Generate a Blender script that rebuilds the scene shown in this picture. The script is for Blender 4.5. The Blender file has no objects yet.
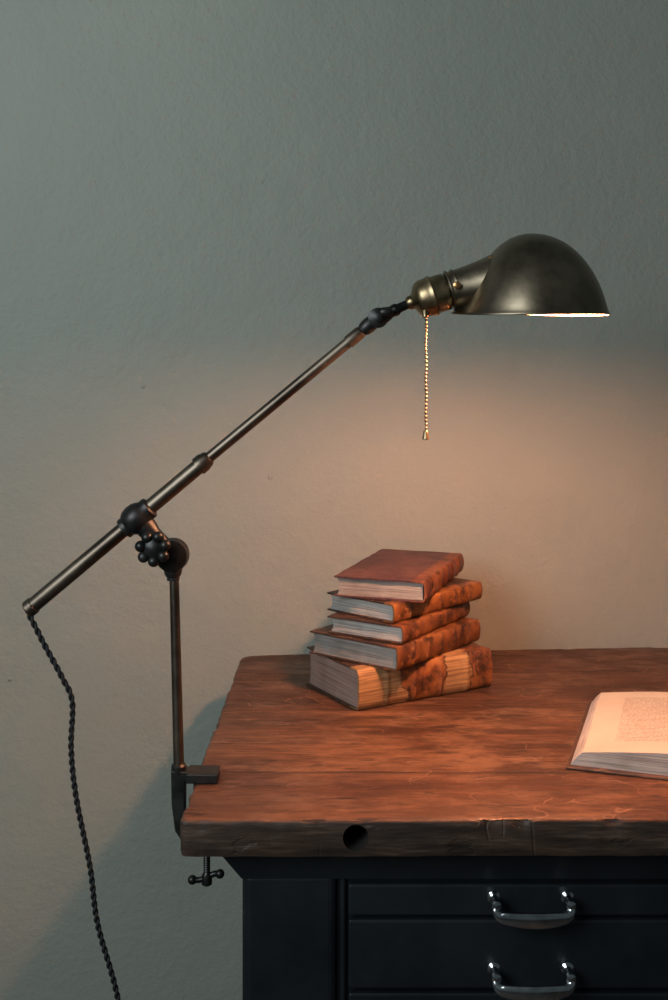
import bpy, bmesh, math, random
from mathutils import Vector, Matrix, noise
random.seed(4)
sc = bpy.context.scene
sc.view_settings.view_transform = 'Standard'
sc.view_settings.look = 'None'
COL = sc.collection

# ------------------------------------------------------------------ node helpers
class M:
    def __init__(s, name):
        s.m = bpy.data.materials.new(name); s.m.use_nodes = True
        s.nt = s.m.node_tree
        s.b = s.nt.nodes['Principled BSDF']
        s.out = s.nt.nodes['Material Output']
        s.tc = s.nt.nodes.new('ShaderNodeTexCoord')
    def put(s, sock, v):
        if isinstance(v, bpy.types.NodeSocket): s.nt.links.new(v, sock)
        else:
            if hasattr(sock.default_value, '__len__') and len(sock.default_value) == 4 and len(v) == 3: v = (*v, 1)
            sock.default_value = v
    def set(s, **k):
        for a, v in k.items(): s.put(s.b.inputs[a.replace('_', ' ')], v)
        return s
    def map(s, scale=(1, 1, 1), loc=(0, 0, 0), rot=(0, 0, 0), src='Object'):
        n = s.nt.nodes.new('ShaderNodeMapping')
        s.nt.links.new(s.tc.outputs[src], n.inputs[0])
        n.inputs['Scale'].default_value = scale; n.inputs['Location'].default_value = loc; n.inputs['Rotation'].default_value = rot
        return n.outputs[0]
    def noise(s, vec, scale=5, detail=6, rough=.55, dist=0):
        n = s.nt.nodes.new('ShaderNodeTexNoise'); s.nt.links.new(vec, n.inputs['Vector'])
        n.inputs['Scale'].default_value = scale; n.inputs['Detail'].default_value = detail
        n.inputs['Roughness'].default_value = rough; n.inputs['Distortion'].default_value = dist
        return n.outputs['Fac']
    def voro(s, vec, scale=5, feature='F1'):
        n = s.nt.nodes.new('ShaderNodeTexVoronoi'); s.nt.links.new(vec, n.inputs['Vector'])
        n.feature = feature; n.inputs['Scale'].default_value = scale
        return n.outputs['Distance']
    def ramp(s, fac, stops):
        n = s.nt.nodes.new('ShaderNodeValToRGB'); s.nt.links.new(fac, n.inputs[0])
        e = n.color_ramp.elements
        while len(e) < len(stops): e.new(.5)
        for i, (p, c) in enumerate(stops):
            if not hasattr(c, '__len__'): c = (c, c, c)
            e[i].position = p; e[i].color = (*c, 1)
        return n.outputs[0]
    def mix(s, fac, a, b, mode='MIX'):
        n = s.nt.nodes.new('ShaderNodeMix'); n.data_type = 'RGBA'; n.blend_type = mode
        s.put(n.inputs[0], fac); s.put(n.inputs[6], a); s.put(n.inputs[7], b)
        return n.outputs[2]
    def math(s, op, a, b=0.0, c=0.0):
        n = s.nt.nodes.new('ShaderNodeMath'); n.operation = op
        s.put(n.inputs[0], a); s.put(n.inputs[1], b); s.put(n.inputs[2], c)
        return n.outputs[0]
    def line(s, fac, at, w):
        """thin contour line of a noise field"""
        d = s.math('ABSOLUTE', s.math('SUBTRACT', fac, at))
        return s.math('SUBTRACT', 1.0, s.math('MINIMUM', s.math('DIVIDE', d, w), 1.0))
    def sep(s, vec):
        n = s.nt.nodes.new('ShaderNodeSeparateXYZ'); s.nt.links.new(vec, n.inputs[0]); return n.outputs
    def normalz(s):
        n = s.nt.nodes.new('ShaderNodeNewGeometry'); return s.sep(n.outputs['Normal'])[2]
    def bump(s, h, strength=.3, dist=.01, prev=None):
        n = s.nt.nodes.new('ShaderNodeBump'); s.nt.links.new(h, n.inputs['Height'])
        n.inputs['Strength'].default_value = strength; n.inputs['Distance'].default_value = dist
        if prev: s.nt.links.new(prev, n.inputs['Normal'])
        return n.outputs[0]

# ------------------------------------------------------------------ materials
def mat_wall():
    m = M('wall_paint'); v = m.map()
    big = m.noise(v, 1.3, 4, .5)
    col = m.ramp(big, [(.3, (.275, .288, .250)), (.7, (.318, .326, .280))])
    pits = m.voro(m.map((1, 1, 1), (3.3, 0, 1.7)), 7)
    spk = m.ramp(pits, [(.0, 1), (.022, 1), (.034, 0)])
    n1 = m.noise(v, 75, 4, .6); n2 = m.noise(v, 7, 4, .6); n3 = m.noise(v, 210, 2, .5)
    bmp = m.bump(n2, .30, .02); bmp = m.bump(n1, .42, .004, bmp); bmp = m.bump(n3, .35, .002, bmp); bmp = m.bump(spk, .8, .003, bmp)
    m.set(Base_Color=col, Roughness=.6, Normal=bmp); m.b.inputs['Specular IOR Level'].default_value = .3
    return m.m
def mat_floor():
    m = M('floor_concrete'); v = m.map()
    m.set(Base_Color=m.ramp(m.noise(v, 3, 8), [(.3, (.03, .03, .03)), (.7, (.06, .06, .055))]), Roughness=.7)
    return m.m
def mat_wood():
    m = M('worn_wood'); obj = m.map()
    X, Y, Z = m.sep(obj)[:3]
    g1 = m.noise(m.map((1.6, 14, 10)), 2.2, 8, .66, .6)
    g2 = m.noise(m.map((5, 90, 60)), 2.0, 6, .6, .1)
    g4 = m.noise(m.map((9, 50, 30), (3, 3, 3)), 2.0, 5, .7, .2)
    blot = m.noise(m.map((1, 1.5, 1)), 5.5, 6, .65)
    col = m.ramp(g1, [(.32, (.034, .014, .008)), (.43, (.088, .036, .018)), (.56, (.138, .060, .029)), (.70, (.215, .106, .055))])
    fine = m.ramp(g2, [(.3, .45), (.6, 1.15)])
    col = m.mix(.85, col, fine, 'MULTIPLY')
    col = m.mix(.7, col, m.ramp(g4, [(.32, .45), (.55, 1.2)]), 'MULTIPLY')
    col = m.mix(m.ramp(blot, [(.44, 0), (.58, .85)]), col, m.mix(1, col, (.45, .38, .36), 'MULTIPLY'))
    wn = m.noise(m.map((1.8, 4, 1), (4, 2, 0)), 4, 8, .74)
    col = m.mix(m.ramp(wn, [(.50, 0), (.62, .6)]), col, (.24, .125, .070))
    wl = m.math('ADD', X, m.math('MULTIPLY', m.noise(m.map((2, 8, 1)), 3, 4), .22))
    endm = m.ramp(m.math('ADD', wl, .15), [(.05, .8), (.24, .0)])
    col = m.mix(endm, col, m.mix(.55, col, (.080, .058, .045)))
    yy = m.math('ADD', Y, m.math('MULTIPLY', m.noise(m.map((3, 0, 0)), 3, 4), .014))
    def seam(y0, w):
        d = m.math('ABSOLUTE', m.math('SUBTRACT', yy, y0))
        return m.math('SUBTRACT', 1.0, m.math('MINIMUM', m.math('DIVIDE', d, w), 1.0))
    s1 = seam(1.524, .0034); s2 = seam(1.845, .0028)
    brk = m.ramp(m.noise(m.map((6, 1, 1)), 3, 3), [(.40, .30), (.54, 1)])
    below = m.math('LESS_THAN', yy, 1.524)
    col = m.mix(m.math('MULTIPLY', below, .28), col, (.085, .034, .020))
    above = m.math('GREATER_THAN', yy, 1.845)
    col = m.mix(m.math('MULTIPLY', above, .35), col, (.060, .024, .014))
    sm = m.math('MULTIPLY', m.math('MAXIMUM', s1, m.math('MULTIPLY', s2, .6)), brk)
    smm = m.math('MINIMUM', m.math('MULTIPLY', sm, 1.6), 1.0)
    col = m.mix(m.math('MULTIPLY', smm, .85), col, (.010, .005, .004))
    # scratches (pale) and checks (dark)
    l1 = m.line(m.noise(m.map((2.0, 7, 1), (2, 6, 1), (0, 0, .5)), 2.2, 2, .4), .53, .006)
    l2 = m.line(m.noise(m.map((2.5, 5, 1), (8, 1, 1), (0, 0, -.7)), 2.6, 2, .4), .50, .005)
    gate = m.ramp(m.noise(m.map((1, 1, 1), (5, 5, 5)), 7, 3), [(.48, 0), (.56, 1)])
    sl = m.math('MULTIPLY', m.math('MAXIMUM', l1, l2), gate)
    col = m.mix(m.math('MULTIPLY', sl, .6), col, (.30, .17, .11))
    ck = m.line(m.noise(m.map((.8, 14, 1), (1, 9, 1)), 2.0, 3, .5), .50, .008)
    gate2 = m.ramp(m.noise(m.map((1.5, 3, 1), (9, 2, 4)), 5, 3), [(.50, 0), (.56, 1)])
    ckm = m.math('MULTIPLY', ck, gate2)
    col = m.mix(m.math('MULTIPLY', ckm, .85), col, (.010, .005, .004))
    h = m.voro(m.map((1, 1, 1), (.13, .2, 0)), 6.5)
    hm = m.ramp(h, [(.0, 1), (.028, 1), (.042, 0)])
    col = m.mix(hm, col, (.006, .004, .003))
    dk = m.noise(m.map((5, 30, 10), (7, 1, 2), (0, 0, -.05)), 3, 4, .5)
    dkm = m.ramp(dk, [(.62, 0), (.67, .85)])
    col = m.mix(dkm, col, (.015, .007, .005))
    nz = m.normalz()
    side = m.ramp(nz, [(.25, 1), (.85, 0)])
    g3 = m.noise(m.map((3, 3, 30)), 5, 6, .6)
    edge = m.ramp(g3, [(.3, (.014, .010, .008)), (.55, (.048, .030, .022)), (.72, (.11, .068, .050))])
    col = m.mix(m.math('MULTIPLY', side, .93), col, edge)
    b = m.bump(g2, .5, .002); b = m.bump(g4, .4, .002, b); b = m.bump(g1, .4, .004, b); b = m.bump(m.math('SUBTRACT', 1.0, smm), .6, .003, b); b = m.bump(m.math('SUBTRACT', 1.0, hm), .6, .003, b)
    b = m.bump(m.math('SUBTRACT', 1.0, m.math('MAXIMUM', dkm, m.math('MAXIMUM', ckm, sl))), .6, .002, b)
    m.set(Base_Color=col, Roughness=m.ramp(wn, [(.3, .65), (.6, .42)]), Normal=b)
    m.b.inputs['Specular IOR Level'].default_value = .35
    return m.m
def mat_metal(name, c1, c2, r1=.3, r2=.5, sc_=18, metallic=1.0, bump=.1, spec=.5):
    m = M(name); v = m.map(); n = m.noise(v, sc_, 6, .6)
    m.set(Base_Color=m.ramp(n, [(.35, c1), (.65, c2)]), Metallic=metallic, Roughness=m.ramp(n, [(.3, r1), (.7, r2)]), Normal=m.bump(m.noise(v, sc_ * 6, 4), bump, .001))
    m.b.inputs['Specular IOR Level'].default_value = spec
    return m.m
def mat_leather(name, dark, mid, light, rough=.5, sc_=14):
    m = M(name); v = m.map()
    n = m.noise(v, sc_, 8, .68, .8); f = m.noise(v, 130, 4, .6)
    col = m.ramp(n, [(.36, dark), (.47, mid), (.60, light)])
    col = m.mix(m.ramp(m.noise(v, 38, 5, .7), [(.54, 0), (.62, .85)]), col, dark)
    col = m.mix(m.ramp(m.noise(m.map((30, 90, 60)), 1.2, 5, .7), [(.60, 0), (.66, .6)]), col, tuple(min(1, c * 1.7 + .03) for c in light))
    m.set(Base_Color=col, Roughness=rough, Normal=m.bump(f, .45, .0012, m.bump(n, .5, .003)))
    return m.m
def mat_pages(name, dark, light):
    m = M(name)
    n = m.noise(m.map((6, 6, 700)), 1.0, 3, .7); b = m.noise(m.map(), 22, 5)
    col = m.ramp(n, [(.33, dark), (.62, light)])
    col = m.mix(m.ramp(b, [(.45, 0), (.75, .6)]), col, m.mix(1, col, (.6, .52, .45), 'MULTIPLY'))
    m.set(Base_Color=col, Roughness=.9, Normal=m.bump(n, .5, .001))
    return m.m
def mat_torn():
    m = M('torn_spine_leather'); v = m.map()
    n = m.noise(v, 15, 8, .68, 1.2)
    Y = m.sep(v)[1]
    leather = m.ramp(m.noise(v, 22, 8, .7), [(.38, (.030, .009, .004)), (.48, (.16, .046, .012)), (.60, (.31, .11, .027))])
    vell = m.ramp(m.noise(m.map((20, 4, 160)), 1.6, 4), [(.35, (.18, .075, .03)), (.6, (.42, .23, .095))])
    step = m.ramp(m.math('MULTIPLY', Y, 4.0), [(.30, -.0), (.42, .28), (.62, .28), (.70, .02), (.84, .02), (.92, .22)])
    msk = m.math('ADD', n, m.math('SUBTRACT', step, .13))
    mk = m.ramp(msk, [(.5, 0), (.52, 1)])
    edge = m.ramp(m.math('ABSOLUTE', m.math('SUBTRACT', msk, .505)), [(.0, 1), (.03, 0)])
    col = m.mix(mk, vell, leather); col = m.mix(m.math('MULTIPLY', edge, .85), col, (.02, .007, .004))
    m.set(Base_Color=col, Roughness=.6, Normal=m.bump(mk, 1, .005, m.bump(n, .4, .004)))
    return m.m
def mat_printed():
    m = M('printed_page'); v = m.map(); X, Y, Z = m.sep(v)[:3]
    paper = m.ramp(m.noise(v, 9, 5), [(.3, (.44, .40, .33)), (.7, (.52, .48, .41))])
    lp = .0058
    row = m.math('FRACT', m.math('DIVIDE', Y, lp))
    rm = m.ramp(row, [(.28, 0), (.36, 1), (.66, 1), (.74, 0)])
    rowid = m.math('FLOOR', m.math('DIVIDE', Y, lp))
    cmb = m.nt.nodes.new('ShaderNodeCombineXYZ')
    m.put(cmb.inputs[0], m.math('MULTIPLY', X, 330.0)); m.put(cmb.inputs[1], m.math('MULTIPLY', rowid, 7.3))
    w = m.ramp(m.noise(cmb.outputs[0], 1.0, 3, .8), [(.42, 0), (.5, 1)])
    def box(s, a, b): return m.math('MULTIPLY', m.math('GREATER_THAN', s, a), m.math('LESS_THAN', s, b))
    area = m.math('MULTIPLY', m.math('MAXIMUM', box(X, .058, .190), box(X, .245, .375)), box(Y, .05, .262))
    ink = m.math('MULTIPLY', m.math('MULTIPLY', rm, w), area)
    col = m.mix(m.math('MULTIPLY', ink, .7), paper, (.12, .045, .03))
    m.set(Base_Color=col, Roughness=.85)
    return m.m
def mat_simple(name, c, rough=.5, metallic=0):
    m = M(name); n = m.noise(m.map(), 40, 4)
    m.set(Base_Color=m.ramp(n, [(.3, tuple(x * .85 for x in c)), (.7, c)]), Roughness=rough, Metallic=metallic)
    return m.m

WALL = mat_wall(); FLOOR = mat_floor(); WOOD = mat_wood()
BRONZE = mat_metal('aged_bronze', (.15, .12, .083), (.30, .24, .17), .29, .44, 14)
BRASS = mat_metal('tarnished_brass', (.20, .145, .08), (.38, .28, .165), .28, .43, 30)
TUBE = mat_metal('tube_patina', (.095, .073, .058), (.22, .175, .135), .34, .50, 12)
IRON = mat_metal('black_iron', (.018, .018, .018), (.045, .042, .04), .3, .5, 30, .7, .2)
INNER = mat_simple('shade_lining', (.68, .56, .40), .45)
COPPER = mat_metal('bright_copper', (.5, .26, .10), (.75, .42, .18), .25, .4, 30)
CHROME = mat_metal('chrome', (.42, .44, .47), (.60, .63, .66), .10, .22, 60, 1, .1)
BLACK = mat_metal('black_enamel', (.006, .0085, .0105), (.012, .016, .020), .33, .48, 6, .0, .08, .4)
BORE_SHADOW = mat_simple('bored_hole_shadow', (.010, .006, .004), .95)  # hole walls coloured near-black, painting in the shadow inside the bore
CORD = mat_simple('black_cloth_cord', (.012, .012, .014), .8)
PRINT = mat_printed()
PG_GREY = mat_pages('page_edges_grey', (.13, .118, .108), (.36, .335, .31))
PG_WARM = mat_pages('page_edges_warm', (.15, .085, .068), (.38, .25, .21))
PG_WHITE = mat_pages('page_edges_pale', (.21, .198, .182), (.54, .51, .48))
L_RED = mat_leather('leather_red', (.034, .009, .009), (.082, .023, .021), (.118, .042, .035))
L_REDS = mat_leather('leather_red_spine', (.035, .009, .005), (.16, .041, .014), (.25, .083, .024))
L_TAN = mat_leather('leather_tan', (.035, .011, .005), (.20, .066, .016), (.31, .125, .035))
L_TAN2 = mat_leather('leather_tan_dark', (.025, .009, .005), (.145, .046, .014), (.25, .092, .028))
L_BRN = mat_leather('leather_brown', (.02, .010, .007), (.05, .024, .015), (.085, .04, .024))
TORN = mat_torn()

# ------------------------------------------------------------------ mesh helpers
def obj(name, verts, faces, mats, parent=None, smooth=True, fmat=None):
    me = bpy.data.meshes.new(name); me.from_pydata([tuple(v) for v in verts], [], faces)
    if not isinstance(mats, (list, tuple)): mats = [mats]
    for m in mats: me.materials.append(m)
    bm = bmesh.new(); bm.from_mesh(me)
    bmesh.ops.recalc_face_normals(bm, faces=bm.faces); bm.to_mesh(me); bm.free()
    for i, p in enumerate(me.polygons):
        p.use_smooth = smooth
        if fmat: p.material_index = fmat[i]
    o = bpy.data.objects.new(name, me); COL.objects.link(o)
    if parent: o.parent = parent
    return o
def empty(name, loc=(0, 0, 0), rot=0):
    e = bpy.data.objects.new(name, None); e.location = loc; e.rotation_euler = (0, 0, rot); e.empty_display_size = .05
    COL.objects.link(e); return e
def frame(d):
    d = Vector(d).normalized(); up = Vector((0, 1, 0)) if abs(d.y) < .9 else Vector((1, 0, 0))
    a = d.cross(up).normalized(); return d, a, d.cross(a).normalized()
def lathe(name, o, d, prof, mat, parent, seg=40, sharp=True):
    d, a, b = frame(d); o = Vector(o); vs, fs = [], []
    for t, r in prof:
        for i in range(seg):
            an = 2 * math.pi * i / seg
            vs.append(o + d * t + (a * math.cos(an) + b * math.sin(an)) * max(r, 1e-5))
    n = len(prof)
    for j in range(n - 1):
        for i in range(seg):
            k = (i + 1) % seg; fs.append((j * seg + i, j * seg + k, (j + 1) * seg + k, (j + 1) * seg + i))
    fs.append(tuple(range(seg))[::-1]); fs.append(tuple((n - 1) * seg + i for i in range(seg)))
    ob = obj(name, vs, fs, mat, parent)
    if sharp: ob.data.set_sharp_from_angle(angle=math.radians(38))
    return ob
def sweep(name, pts, rad, mat, parent, seg=12, ry=None):
    pts = [Vector(p) for p in pts]; n = len(pts)
    if not hasattr(rad, '__len__'): rad = [rad] * n
    vs, fs = [], []; prev = None
    for i, p in enumerate(pts):
        t = (pts[min(i + 1, n - 1)] - pts[max(i - 1, 0)]).normalized()
        if prev is None: _, a, b = frame(t)
        else:
            a = (prev - t * prev.dot(t)).normalized(); b = t.cross(a)
        prev = a
        for s in range(seg):
            an = 2 * math.pi * s / seg
            vs.append(p + a * math.cos(an) * rad[i] + b * math.sin(an) * rad[i] * (ry[i] if ry else 1))
    for j in range(n - 1):
        for i in range(seg):
            k = (i + 1) % seg; fs.append((j * seg + i, j * seg + k, (j + 1) * seg + k, (j + 1) * seg + i))
    fs.append(tuple(range(seg))); fs.append(tuple((n - 1) * seg + i for i in range(seg)))
    return obj(name, vs, fs, mat, parent)
def catmull(P, n=10):
    P = [Vector(p) for p in P]; P = [2 * P[0] - P[1]] + P + [2 * P[-1] - P[-2]]; out = []
    for i in range(1, len(P) - 2):
        for k in range(n):
            t = k / n; a, b, c, d = P[i - 1:i + 3]
            out.append(.5 * ((2 * b) + (c - a) * t + (2 * a - 5 * b + 4 * c - d) * t * t + (3 * b - a - 3 * c + d) * t ** 3))
    out.append(P[-2]); return out
def box(name, lo, hi, mat, parent, bev=.002, segs=2):
    bm = bmesh.new(); bmesh.ops.create_cube(bm, size=1)
    for v in bm.verts:
        for k in range(3): v.co[k] = lo[k] + (v.co[k] + .5) * (hi[k] - lo[k])
    if bev: bmesh.ops.bevel(bm, geom=list(bm.edges), offset=bev, segments=segs, affect='EDGES', profile=.5)
    me = bpy.data.meshes.new(name); bm.to_mesh(me); bm.free(); me.materials.append(mat)
    o = bpy.data.objects.new(name, me); COL.objects.link(o)
    if parent: o.parent = parent
    return o
def ball(name, c, r, mat, parent, sc_=(1, 1, 1), seg=20):
    bm = bmesh.new(); bmesh.ops.create_uvsphere(bm, u_segments=seg, v_segments=seg // 2 + 2, radius=r)
    for v in bm.verts: v.co = Vector((v.co.x * sc_[0], v.co.y * sc_[1], v.co.z * sc_[2])) + Vector(c)
    for f in bm.faces: f.smooth = True
    me = bpy.data.meshes.new(name); bm.to_mesh(me); bm.free(); me.materials.append(mat)
    o = bpy.data.objects.new(name, me); COL.objects.link(o)
    if parent: o.parent = parent
    return o

# ------------------------------------------------------------------ room
WY = 2.225
obj('wall_back', [(-3, WY, 0), (3.5, WY, 0), (3.5, WY, 3), (-3, WY, 3), (-3, WY + .1, 0), (3.5, WY + .1, 0), (3.5, WY + .1, 3), (-3, WY + .1, 3)],
    [(0, 1, 2, 3), (4, 5, 6, 7), (0, 1, 5, 4), (3, 2, 6, 7), (0, 3, 7, 4), (1, 2, 6, 5)], WALL, None, False)
obj('floor', [(-3, -2, 0), (3.5, -2, 0), (3.5, WY, 0), (-3, WY, 0), (-3, -2, -.1), (3.5, -2, -.1), (3.5, WY, -.1), (-3, WY, -.1)],
    [(0, 1, 2, 3), (4, 5, 6, 7), (0, 1, 5, 4), (3, 2, 6, 7), (0, 3, 7, 4), (1, 2, 6, 5)], FLOOR, None, False)

# ------------------------------------------------------------------ workbench
ZT, ZB = .80, .7535
bench = empty('workbench')
HX = .0268
def slab():
    corners = [(-.190, 1.358), (1.35, 1.368), (1.35, 2.185), (.62, 2.182), (.10, 2.150), (-.178, 2.118)]
    rads = [.012, .02, .02, 0, 0, .03]
    out = []
    n = len(corners)
    for i in range(n):
        p = Vector(corners[i]); a = Vector(corners[i - 1]); b = Vector(corners[(i + 1) % n]); r = rads[i]
        if r:
            da = (a - p).normalized(); db = (b - p).normalized()
            for k in range(7):
                t = k / 6; q = (p + da * r) * (1 - t) ** 2 + p * 2 * t * (1 - t) + (p + db * r) * t * t
                out.append(q)
        else: out.append(p)
    dense = []
    for i in range(len(out)):
        a, b = out[i], out[(i + 1) % len(out)]; L = (b - a).length; m = max(1, int(L / .006))
        for k in range(m): dense.append(a.lerp(b, k / m))
    N = len(dense); nor = []
    for i in range(N):
        t = (dense[(i + 1) % N] - dense[i - 1]).normalized(); nor.append(Vector((-t.y, t.x)))
    lay = [(.006, ZB), (.0015, ZB + .0015), (0, ZB + .006), (.0005, ZB + .02), (.001, ZT - .010), (.001, ZT - .004), (.0022, ZT - .0016), (.0045, ZT - .0004), (.010, ZT)]
    vs, fs = [], []
    for li, (ins, z) in enumerate(lay):
        for i in range(N):
            p = dense[i]
            w = noise.noise(Vector((p.x * 9, p.y * 9, z * 12))) * .0020 + noise.noise(Vector((p.x * 60, p.y * 60, z * 60))) * .0014
            g = min(1, max(0, (abs(p.x - HX) - .03) / .03)) if p.y < 1.5 else 1
            w *= .3 + .7 * g
            chip = max(0, noise.noise(Vector((p.x * 26 + 7, p.y * 26, 1.3))) - .28) * .03 * g
            q = p + nor[i] * (ins + w + (chip if li in (5, 6) else chip * .5 if li == 4 else 0))
            dz = 0
            if 0 < li < len(lay) - 1: dz = noise.noise(Vector((p.x * 25, p.y * 25, 3.1))) * .0008 - (chip * .3 if li in (5, 6, 7) else 0)
            if li == len(lay) - 2: dz = min(dz, .0002)
            vs.append((q.x, q.y, z + dz))
    L = len(lay)
    for j in range(L - 1):
        for i in range(N):
            k = (i + 1) % N; fs.append((j * N + i, j * N + k, (j + 1) * N + k, (j + 1) * N + i))
    fs.append(tuple(range(N))[::-1]); fs.append(tuple((L - 1) * N + i for i in range(N)))
    o = obj('table_top', vs, fs, [WOOD, BORE_SHADOW], bench)
    o.data.set_sharp_from_angle(angle=math.radians(42))
    return o
top = slab()
bm = bmesh.new()
bmesh.ops.create_cone(bm, segments=40, radius1=.0160, radius2=.0160, depth=.10, cap_ends=True)
me = bpy.data.meshes.new('cut'); bm.to_mesh(me); bm.free(); me.materials.append(BORE_SHADOW)
cut = bpy.data.objects.new('cut', me); COL.objects.link(cut)
cut.rotation_euler = (math.pi / 2, 0, 0); cut.location = (HX, 1.365, .7780)
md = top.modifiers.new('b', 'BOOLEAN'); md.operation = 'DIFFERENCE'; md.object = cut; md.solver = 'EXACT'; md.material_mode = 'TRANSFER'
bpy.context.view_layer.update()
dg = bpy.context.evaluated_depsgraph_get()
nm = bpy.data.meshes.new_from_object(top.evaluated_get(dg)); top.modifiers.clear(); top.data = nm
bpy.data.objects.remove(cut)
for p in nm.polygons:
    if abs(p.normal.z) > .995: p.use_smooth = False
nm.set_sharp_from_angle(angle=math.radians(42))

# cabinet body
FY = 1.42
XL = -.118; XR = 1.27; YB = 2.08
box('carcass', (XL + .004, FY + .012, .02), (XR, YB, .725), BLACK, bench, .004)
fl = [(XL - .030, FY - .012), (XR + .03, FY - .012), (XR + .03, YB + .02), (XL - .030, YB + .02)]
fl2 = [(XL, FY + .0), (XR, FY + .0), (XR, YB), (XL, YB)]
vs = [(x, y, ZB - .0005) for x, y in fl] + [(x, y, ZB - .012) for x, y in fl] + [(x, y, .700) for x, y in fl2]
fs = [(0, 1, 2, 3), (8, 9, 10, 11)]
for j in range(2):
    for i in range(4):
        k = (i + 1) % 4; fs.append((j * 4 + i, j * 4 + k, j * 4 + 4 + k, j * 4 + 4 + i))
obj('top_flange', vs, fs, BLACK, bench, False)
box('corner_post', (XL, FY, .0), (.004, FY + .09, .71), BLACK, bench, .012, 4)
box('divider_strip', (.0085, FY + .004, .03), (.0145, FY + .03, .705), BLACK, bench, .002)
box('divider_strip_2', (.490, FY, .03), (.530, FY + .03, .705), BLACK, bench, .003)
box('end_post', (XR - .1, FY, .0), (XR, FY + .09, .71), BLACK, bench, .012, 4)
box('plinth', (XL + .01, FY + .02, 0), (XR - .01, YB - .01, .05), BLACK, bench, .004)

def handle(cx, zc, parent):
    y0 = FY - .002
    for s in (-1, 1):
        lathe('handle_post', (cx + s * .047, y0 + .004, zc + .008), (0, -1, 0), [(0, .0085), (.002, .0085), (.005, .005), (.012, .0045), (.017, .0065), (.022, .0072), (.025, .006), (.027, .002)], CHROME, parent, 24)
    P = [(cx - .047, y0 - .018, zc + .007), (cx - .047, y0 - .021, zc + .001), (cx - .040, y0 - .024, zc - .005), (cx - .020, y0 - .027, zc - .0070), (cx, y0 - .028, zc - .0075),
         (cx + .020, y0 - .027, zc - .0070), (cx + .040, y0 - .024, zc - .005), (cx + .047, y0 - .021, zc + .001), (cx + .047, y0 - .018, zc + .007)]
    C = catmull(P, 8); n = len(C)
    vs, fs = [], []; sg = 20
    for i, p in enumerate(C):
        u = i / (n - 1); t = (C[min(i + 1, n - 1)] - C[max(i - 1, 0)]).normalized()
        nrm = Vector((0, -1, 0)); side = t.cross(nrm).normalized(); w = .0042 + .0062 * math.sin(math.pi * u) ** 1.5; h = .0036
        for s in range(sg):
            an = 2 * math.pi * s / sg; vs.append(p + side * math.cos(an) * w + nrm * math.sin(an) * h)
    for j in range(n - 1):
        for i in range(sg):
            k = (i + 1) % sg; fs.append((j * sg + i, j * sg + k, (j + 1) * sg + k, (j + 1) * sg + i))
    fs.append(tuple(range(sg))); fs.append(tuple((n - 1) * sg + i for i in range(sg)))
    obj('handle_bar', vs, fs, CHROME, parent)
rows = [(.692, .6520), (.6465, .5585), (.5525, .44), (.434, .32), (.314, .20), (.194, .06)]
hz = [.668, .5765, .50, .38, .26, .13]
for ci, (xa, xb) in enumerate([(.0185, .486), (.534, 1.165)]):
    for ri, (za, zb) in enumerate(rows):
        box('drawer_front', (xa, FY + .001, zb), (xb, FY + .03, za), BLACK, bench, .003, 3)
        handle(.2515 if ci == 0 else .85, hz[ri], bench)

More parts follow.
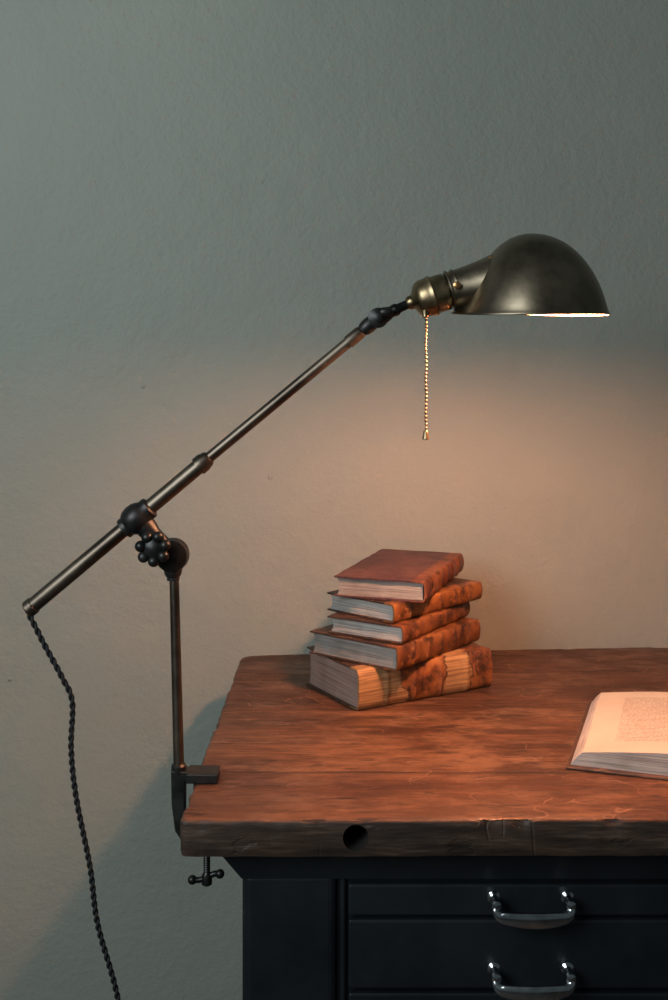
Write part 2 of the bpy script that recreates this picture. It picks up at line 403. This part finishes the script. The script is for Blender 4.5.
# ------------------------------------------------------------------ books
def book(B, z, th, W, L, T, spine, board, page, bands=5, bulge=.006, name='antique_book', jit=.0008):
    e = empty(name, (B[0], B[1], z), math.radians(th) - math.pi / 2)
    ct = .0028; seed = random.random() * 50
    outer = []; inner = []
    ns = 14
    for i in range(9): outer.append((-W + (W - .006) * i / 8, 0, 0))
    for i in range(1, ns):
        a = -math.pi / 2 + math.pi * i / ns
        outer.append((-.006 + (bulge) * math.cos(a), T / 2 + T / 2 * math.sin(a), 1))
    for i in range(9): outer.append((-.006 - (W - .006) * i / 8, T, 0))
    for (x, zz, k) in outer:
        if k == 0: inner.append((min(x, -.0065) if x > -.0065 else x, ct if zz == 0 else T - ct))
        else: inner.append((-.006 + (x + .006) * .6 - .0005, T / 2 + (zz - T / 2) * (1 - 2 * ct / T)))
    n = len(outer); ny = 72; vs, fs, fm = [], [], []
    for j in range(ny + 1):
        y = L * j / ny; bz = 0
        for b in range(bands):
            yb = L * (b + 1) / (bands + 1); bz = max(bz, math.exp(-((y - yb) / .0035) ** 2))
        for (x, zz, k) in outer:
            q = Vector((x + seed, y, zz))
            d = noise.noise(q * 28) * jit * (2.2 if x < -W * .85 or y < .02 or y > L - .02 else 1)
            nx = x + (bz * .0028 + noise.noise(q * 60) * .0014 if k else 0) + (noise.noise(q * 35) * .0015 if x == -W else 0)
            yy = y + (noise.noise(Vector((x * 30 + seed, zz * 10, j // (ny) * 9))) * .0022 if j in (0, ny) else 0)
            zz2 = zz - abs(d) if zz > T / 2 else zz + abs(d)
            if k: zz2 = zz
            vs.append((nx, yy, zz2))
        for i, (x, zz) in enumerate(inner):
            vs.append((x, vs[j * 2 * n + i][1], zz))
    S = 2 * n
    for j in range(ny):
        for i in range(n - 1):
            fs.append((j * S + i, j * S + i + 1, (j + 1) * S + i + 1, (j + 1) * S + i)); fm.append(0 if 7 <= i < n - 8 else 1)
            fs.append((j * S + n + i, (j + 1) * S + n + i, (j + 1) * S + n + i + 1, j * S + n + i + 1)); fm.append(1)
        for i in (0, n - 1):
            fs.append((j * S + i, (j + 1) * S + i, (j + 1) * S + n + i, j * S + n + i)); fm.append(1)
    for j in (0, ny):
        for i in range(n - 1):
            fs.append((j * S + i, j * S + i + 1, j * S + n + i + 1, j * S + n + i)); fm.append(0 if 7 <= i < n - 8 else 1)
    c = obj('cover', vs, fs, [spine, board], e, True, fm); c.data.set_sharp_from_angle(angle=math.radians(45))
    vs, fs = [], []; nz = 22; nx = 14; i0 = .004
    ring = []
    x0, x1, y0, y1 = -W + .004, -.0062, i0, L - i0
    for i in range(nx): ring.append((x0 + (x1 - x0) * i / nx, y0))
    for i in range(nx): ring.append((x1, y0 + (y1 - y0) * i / nx))
    for i in range(nx): ring.append((x1 + (x0 - x1) * i / nx, y1))
    for i in range(nx): ring.append((x0, y1 + (y0 - y1) * i / nx))
    m = len(ring); z0, z1 = ct + .0001, T - ct - .0001
    for k in range(nz + 1):
        t = k / nz; zz = z0 + (z1 - z0) * t
        for (x, y) in ring:
            h = .004 * (1 - (2 * t - 1) ** 2) * (1 if x <= x0 + 1e-6 else 0)
            wob = noise.noise(Vector((seed, k * .9, y * 5 if x == x0 else x * 5))) * .0012
            yy = y + (abs(wob) if y == y0 else -abs(wob) if y == y1 else 0)
            vs.append((x + h + (abs(wob) if x == x0 else 0), yy, zz))
    for k in range(nz):
        for i in range(m):
            q = (i + 1) % m; fs.append((k * m + i, k * m + q, (k + 1) * m + q, (k + 1) * m + i))
    fs.append(tuple(range(m))); fs.append(tuple(nz * m + i for i in range(m)))
    p = obj('page_block', vs, fs, page, e); p.data.set_sharp_from_angle(angle=math.radians(50))
    return e
book((.0384, 1.777), .8004, 29.9, .174, .267, .066, TORN, L_BRN, PG_WARM, 4, .010, jit=.0012)
book((.1016, 1.766), .8668, 51.5, .182, .252, .0385, L_TAN2, L_BRN, PG_GREY, 5)
book((.112, 1.783), .9057, 57, .146, .240, .029, L_TAN2, L_BRN, PG_WHITE, 4)
book((.098, 1.801), .9351, 48, .148, .250, .031, L_TAN, L_BRN, PG_WHITE, 5)
book((.1500, 1.812), .9665, 71, .159, .285, .0345, L_REDS, L_RED, PG_GREY, 5)

def open_book():
    e = empty('open_book', (.324, 1.533, .8004), math.radians(71.5) - math.pi / 2)
    W, L = .215, .298; ct = .003
    box('cover_boards', (-.004, -.007, 0), (2 * W, L + .003, ct), L_BRN, e, .001)
    def block(x0, sgn):
        prof = []
        n = 30
        for i in range(n + 1):
            t = i / n
            x = .018 + (W - .018) * t
            zz = .019 + .012 * math.sin(min(1, t * 1.06) * math.pi * .62) - .020 * max(0, (t - .86) / .14) ** 2
            prof.append((x, ct + zz))
        sec = [(.002, ct + .0002), (.0062, ct + .006), (.0115, ct + .013)] + prof + [(W, ct + .0002)]
        vs, fs, fm = [], [], []; ny = 30; m = len(sec)
        for j in range(ny + 1):
            y = .004 + (L - .008) * j / ny
            for i, (x, zz) in enumerate(sec):
                X = x if sgn > 0 else 2 * W - x
                wv = noise.noise(Vector((x * 6 + sgn, y * 7, 1))) * .0022 if i > 2 and i < m - 1 else 0
                wy = (noise.noise(Vector((x * 8, zz * 300, j))) * .0010) if j in (0, ny) else 0
                vs.append((X, y + wy, zz + wv))
        for j in range(ny):
            for i in range(m):
                k = (i + 1) % m; fs.append((j * m + i, j * m + k, (j + 1) * m + k, (j + 1) * m + i)); fm.append(0 if 3 <= i < m - 2 else 1)
        for j in (0, ny):
            fs.append(tuple(j * m + i for i in range(m))); fm.append(1)
        o = obj('page_leaves', vs, fs, [PRINT, PG_WHITE], e, True, fm); o.data.set_sharp_from_angle(angle=math.radians(40))
    block(0, 1); block(0, -1)
    return e
open_book()

# ------------------------------------------------------------------ lamp
lamp = empty('clamp_desk_lamp')
LY = 1.49
V = lambda x, z, dy=0: Vector((x, LY + dy, z))
A0 = V(-.4074, 1.0308); A1 = V(-.1729, 1.2277); A2 = V(.0375, 1.4019)
dA = (A1 - A0).normalized(); LA = (A1 - A0).length
lathe('arm_outer_tube', A0, dA, [(-.004, .0092), (-.003, .0118), (.006, .0118), (.007, .0104), (LA - .012, .0104), (LA - .012, .0128), (LA - .002, .0128), (LA + .001, .0112), (LA + .004, .0112), (LA + .008, .0085)], TUBE, lamp)
dB = (A2 - A1).normalized(); LB = (A2 - A1).length
lathe('arm_inner_tube', A1, dB, [(0, .0074), (LB - .024, .0074), (LB - .024, .0090), (LB - .004, .0090), (LB, .0074), (LB + .004, .005)], TUBE, lamp)
lathe('arm_end_plug', A0 - dA * .006, dA, [(0, .004), (.001, .010), (.004, .0118)], BRASS, lamp)
J = V(.0590, 1.4193)
lathe('elbow_fork', A2 - dB * .002, dB, [(0, .0065), (.006, .0098), (.014, .0108), (.022, .010), (.030, .0085), (.036, .004)], IRON, lamp)
lathe('elbow_disc', J + Vector((0, .013, 0)), (0, -1, 0), [(0, .009), (.002, .0135), (.010, .0135), (.011, .0118), (.016, .0118), (.017, .0135), (.024, .0135), (.026, .009), (.027, .006), (.031, .006), (.032, .004)], IRON, lamp)
dS = Vector((.956, 0, .294)).normalized()
lathe('elbow_neck', J, (V(.0992, 1.4380) - J), [(.004, .011), (.012, .0105), (.020, .0075), (.024, .0085), (.028, .0085), (.031, .0065), (.046, .0062)], IRON, lamp)
ball('elbow_wing', J + Vector((.010, -.022, .007)), .007, IRON, lamp, (1.3, .5, .8))
S0 = V(.0975, 1.4385)
lathe('socket_shell', S0, dS, [(0, .0068), (.004, .0095), (.008, .0095), (.010, .0125), (.013, .0190), (.017, .0230), (.022, .0252), (.030, .0260), (.034, .0266), (.036, .0276), (.038, .0266), (.040, .0252), (.050, .0254), (.056, .0247), (.057, .0205), (.060, .0205)], BRASS, lamp, 48)
lathe('shade_holder', S0 + dS * .058, dS, [(0, .0215), (.001, .0262), (.003, .0275), (.005, .0262), (.0055, .0235), (.009, .0235), (.0095, .0262), (.012, .0268), (.014, .0255), (.0145, .020)], BRONZE, lamp, 48)
lathe('copper_band', S0 + dS * .0610, dS, [(0, .0240), (.0028, .0243), (.005, .0240)], COPPER, lamp, 48)
lathe('holder_glint', S0 + dS * .067 + Vector((0, -.024, .003)), (0, -1, 0), [(0, .003), (.006, .003), (.006, .005), (.010, .005), (.011, .003)], COPPER, lamp, 20)  # added copper knob, stands in for lamplight reflected orange at the holder
lathe('chain_outlet', V(.1215, 1.432, -.012), (0, -.15, -1), [(0, .006), (.006, .0055), (.010, .004), (.012, .0042), (.013, .003)], BRASS, lamp, 20)
SX, SZ = .2640, 1.4250
AL, AR, AYY = .084, .1000, .098
HS = .1075
vs, fs = [], []; nseg, nr = 96, 36
prof = [(1.010, -.0012), (1.012, .0004), (1.004, .0022)]
for j in range(1, nr):
    t = math.pi / 2 * j / nr
    prof.append((math.cos(t) * (1 - .055 * math.sin(2 * t)), .002 + (HS - .002) * math.sin(t) ** 1.04))
for (c, z) in prof:
    for i in range(nseg):
        ph = 2 * math.pi * i / nseg; co_, si = math.cos(ph), math.sin(ph)
        a = AR if co_ > 0 else AL
        fl_ = .022 * max(0, -co_) ** 1.5 * math.exp(-max(z, 0) / .016)
        fr_ = .0025 * max(0, co_) * math.exp(-max(z, 0) / .010)
        x = a * co_ * c - fl_ + fr_; y = AYY * si * c
        xn, yn = max(-1, min(1, x / .1)), y / AYY
        dz = .0054 * yn * (.72 - .50 * xn) - .0012 * xn * math.exp(-max(z, 0) / .02)
        vs.append((SX + x, LY + y, SZ + z + dz))
vs.append((SX, LY, SZ + HS)); tip = len(vs) - 1
m = len(prof)
for j in range(m - 1):
    for i in range(nseg):
        k = (i + 1) % nseg; fs.append((j * nseg + i, j * nseg + k, (j + 1) * nseg + k, (j + 1) * nseg + i))
for i in range(nseg): fs.append(((m - 1) * nseg + i, (m - 1) * nseg + (i + 1) % nseg, tip))
me = bpy.data.meshes.new('shade_dome'); me.from_pydata(vs, [], fs); me.materials.append(BRONZE); me.materials.append(INNER)
for p in me.polygons: p.use_smooth = True
dome = bpy.data.objects.new('shade_dome', me); COL.objects.link(dome); dome.parent = lamp
sm = dome.modifiers.new('s', 'SOLIDIFY'); sm.thickness = .0012; sm.offset = -1; sm.material_offset = 1; sm.material_offset_rim = 0
Na = V(.1570, 1.4555); Nb = V(.2300, 1.4680); dN, a_, b_ = frame(Nb - Na)
def inside(p):
    x, y, z = p.x - SX, p.y - LY, p.z - SZ
    a = AR if x > 0 else AL
    return (x / a) ** 2 + (y / AYY) ** 2 + (z / HS) ** 2 < .91
seg, nt = 64, 14; gens = []
for i in range(seg):
    an = 2 * math.pi * i / seg; r = (a_ * math.cos(an) + b_ * math.sin(an))
    p0 = Na + r * .0262; p1 = Nb + r * .0435
    lo = 1.0
    for k in range(400):
        t = k / 400
        q = p0.lerp(p1, t)
        if q.z < SZ: q.z = SZ
        if inside(q): lo = t; break
    gens.append((p0, p1, lo))
vs, fs = [], []
for j in range(nt + 1):
    for (p0, p1, lo) in gens:
        t = lo * j / nt; q = p0.lerp(p1, t)
        w = math.sin(math.pi * min(1, t)) * -.0018
        c = Na.lerp(Nb, t); q = q + (q - c).normalized() * w
        if q.z < SZ + .001: q.z = SZ + .001
        vs.append(q)
for j in range(nt):
    for i in range(seg):
        k = (i + 1) % seg; fs.append((j * seg + i, j * seg + k, (j + 1) * seg + k, (j + 1) * seg + i))
obj('shade_neck', vs, fs, BRONZE, lamp)
loop = [vs[nt * seg + i] for i in range(seg)] + [vs[nt * seg]]
sweep('shade_seam', loop, .0014, BRONZE, lamp, 8)
lathe('shade_slit_glint', V(.2085, 1.4985, -.016), (-.3, -.6, .6), [(0, .0028), (.001, .0032), (.0025, .001)], COPPER, lamp, 16)  # added bright bead, stands in for light leaking through the vent slit
mb = M('lit_bulb_glass'); nt_ = mb.nt
em = nt_.nodes.new('ShaderNodeEmission'); em.inputs[0].default_value = (1, .62, .3, 1); em.inputs[1].default_value = 12
tr = nt_.nodes.new('ShaderNodeBsdfTransparent'); mx = nt_.nodes.new('ShaderNodeMixShader'); mx.inputs[0].default_value = .25
nt_.links.new(tr.outputs[0], mx.inputs[1]); nt_.links.new(em.outputs[0], mx.inputs[2]); nt_.links.new(mx.outputs[0], mb.out.inputs[0])
lathe('bulb_base', V(.190, 1.4605), (1, 0, -.10), [(0, .012), (.028, .012), (.034, .009)], BRASS, lamp, 24)
lathe('bulb', V(.223, 1.4575), (1, 0, -.07), [(0, .009), (.008, .011), (.018, .016), (.032, .0205), (.048, .022), (.062, .0195), (.072, .012), (.077, .002)], mb.m, lamp, 32, False)
ld = bpy.data.lights.new('bulb_light', 'POINT'); ld.energy = 31.0; ld.color = (1, .465, .27); ld.shadow_soft_size = .021
lo_ = bpy.data.objects.new('bulb_light', ld); COL.objects.link(lo_); lo_.location = V(.268, 1.4515); lo_.parent = lamp
vs, fs = [], []
def add_ball(c, r, k=10):
    b0 = len(vs)
    for a in range(k // 2 + 1):
        th = math.pi * a / (k // 2)
        for b in range(k):
            ph = 2 * math.pi * b / k
            vs.append((c[0] + r * math.sin(th) * math.cos(ph), c[1] + r * math.sin(th) * math.sin(ph), c[2] + r * math.cos(th)))
    for a in range(k // 2):
        for b in range(k):
            c2 = (b + 1) % k; fs.append((b0 + a * k + b, b0 + a * k + c2, b0 + (a + 1) * k + c2, b0 + (a + 1) * k + b))
cz = 1.418; cnt = 29; CX = .1220; CY = LY - .014
for i in range(cnt): add_ball((CX + .0004 * math.sin(i * .7), CY, cz - i * .0052), .0021)
obj('pull_chain_beads', vs, fs, BRASS, lamp)
sweep('pull_chain_wire', [(CX, CY, cz + .004), (CX, CY, cz - .075), (CX, CY, cz - .152)], .0008, BRASS, lamp, 6)
lathe('pull_chain_bell', (CX, CY, cz - .148), (0, 0, -1), [(0, .0018), (.002, .0034), (.006, .0036), (.009, .0045), (.012, .0048), (.013, .003)], BRASS, lamp, 20)
C1 = V(-.2640, 1.1512)
lathe('arm_collar', C1 - dA * .024, dA, [(0, .0125), (.001, .0145), (.007, .0145), (.009, .0165), (.013, .0190), (.021, .0205), (.029, .0200), (.035, .0175), (.039, .0152), (.046, .0152), (.048, .0125)], IRON, lamp)
P1 = V(-.2165, 1.1020)
lathe('pivot_stem', C1, (P1 - C1), [(.012, .0150), (.022, .0145), (.03, .0115), (.045, .0115), (.06, .012)], IRON, lamp)
lathe('pivot_disc', P1 + Vector((0, .016, 0)), (0, -1, 0), [(0, .015), (.002, .0205), (.014, .0225), (.015, .0200), (.018, .0200), (.019, .0225), (.030, .0210), (.033, .016), (.035, .009), (.036, .001)], IRON, lamp)
lathe('pivot_socket', P1, (.03, 0, -1), [(.012, .012), (.020, .0125), (.027, .011), (.030, .0085), (.034, .0085)], IRON, lamp)
K = V(-.2365, 1.1165, -.036)
lathe('knob_shaft', K + Vector((.006, .034, -.006)), K - (K + Vector((.006, .034, -.006))), [(0, .006), (.034, .006)], IRON, lamp, 20)
lathe('knob_hub', K + Vector((0, .006, 0)), (0, -1, 0), [(0, .010), (.002, .014), (.009, .014), (.012, .010), (.0135, .002)], IRON, lamp)
for i in range(7):
    a = 2 * math.pi * (i + .3) / 7
    ball('knob_bead', K + Vector((math.cos(a) * .0165, -.002, math.sin(a) * .0165)), .0077, IRON, lamp, seg=16)
lathe('post_rod', V(-.2145, 1.078), V(-.2077, .800) - V(-.2145, 1.078), [(0, .0062), (.004, .0064), (.277, .0072)], TUBE, lamp)
ZJ = ZT + .0006
def prism(name, poly, y0, y1, mat, bev=.0015):
    n = len(poly); vs = [(x, y0, z) for x, z in poly] + [(x, y1, z) for x, z in poly]
    fs = [tuple(range(n)), tuple(range(n, 2 * n))[::-1]] + [(i, (i + 1) % n, n + (i + 1) % n, n + i) for i in range(n)]
    o = obj(name, vs, fs, mat, lamp, False)
    b = o.modifiers.new('b', 'BEVEL'); b.width = bev; b.segments = 2; b.limit_method = 'ANGLE'
    return o
prism('clamp_frame', [(-.2175, .8150), (-.1540, .8125), (-.1540, ZJ), (-.1990, ZJ), (-.1995, .735), (-.1555, .733), (-.1555, .722), (-.2020, .720), (-.2120, .735), (-.2165, .770)], LY - .010, LY + .012, IRON)
prism('clamp_pad', [(-.196, .8135), (-.1545, .8130), (-.1545, ZJ), (-.196, ZJ)], LY - .017, LY + .019, IRON)
lathe('post_foot', V(-.2080, .822), (0, 0, -1), [(0, .008), (.002, .010), (.010, .0105), (.014, .010)], IRON, lamp)
lathe('clamp_screw', V(-.1705, ZB - .001), (0, 0, -1), [(0, .009), (.003, .009), (.005, .005)] + [(.006 + i * .0015, .0048 if i % 2 else .0040) for i in range(48)] + [(.080, .007), (.092, .007), (.094, .004)], IRON, lamp, 24)
sweep('clamp_wing', catmull([V(-.1900, .6660), V(-.1800, .6660), V(-.1705, .6690), V(-.1610, .6740), V(-.1530, .6740)], 6), [.0052] + [.004] * 23 + [.0052], IRON, lamp, 12)
ball('clamp_wing_tip', V(-.190, .666), .0062, IRON, lamp)
ball('clamp_wing_tip', V(-.153, .674), .0062, IRON, lamp)
pts = [(-.4110, 1.0270, 0), (-.4075, 1.0190, 0), (-.4010, 1.0060, 0), (-.3873, .9790, 0), (-.3645, .9369, 0), (-.3515, .9034, .002), (-.3535, .8404, .004), (-.3471, .7734, .006), (-.3296, .6796, .01), (-.3203, .5992, .015), (-.2961, .5054, .02), (-.275, .38, .03), (-.270, .22, .04), (-.275, .08, .05), (-.31, .012, .08), (-.42, .008, .14), (-.60, .008, .20)]
C = catmull([V(x, z, dy) for x, z, dy in pts], 50)
acc = 0; s1, s2 = [], []; prev = None
for i, p in enumerate(C):
    t = (C[min(i + 1, len(C) - 1)] - C[max(i - 1, 0)]).normalized()
    if i: acc += (p - C[i - 1]).length
    if prev is None: _, a, b = frame(t)
    else: a = (prev - t * prev.dot(t)).normalized(); b = t.cross(a)
    prev = a; th = acc / .022 * 2 * math.pi
    o = (a * math.cos(th) + b * math.sin(th)) * .0020
    s1.append(p + o); s2.append(p - o)
sweep('power_cord_strand', s1, .0022, CORD, lamp, 8); sweep('power_cord_strand_b', s2, .0022, CORD, lamp, 8)

# ------------------------------------------------------------------ light
w = bpy.data.worlds.new('world'); sc.world = w; w.use_nodes = True
w.node_tree.nodes['Background'].inputs[0].default_value = (.66, .82, .84, 1)
w.node_tree.nodes['Background'].inputs[1].default_value = .08
def area(name, loc, target, size, size_y, e, col):
    l = bpy.data.lights.new(name, 'AREA'); l.shape = 'RECTANGLE'; l.size = size; l.size_y = size_y; l.energy = e; l.color = col
    o = bpy.data.objects.new(name, l); COL.objects.link(o); o.location = loc
    o.rotation_euler = (Vector(target) - Vector(loc)).to_track_quat('-Z', 'Y').to_euler(); return o
area('window_daylight', (-1.4, -.4, 2.10), (.15, 2.2, 1.95), 1.2, 1.3, 49, (.86, .97, 1.0))

cam = bpy.data.cameras.new('camera'); co = bpy.data.objects.new('camera', cam); COL.objects.link(co)
cam.lens = 40; cam.sensor_width = 36; cam.sensor_fit = 'AUTO'; cam.shift_y = -.14; cam.clip_start = .05
co.location = (0, 0, 1.363); co.rotation_euler = (math.pi / 2, 0, 0)
sc.camera = co
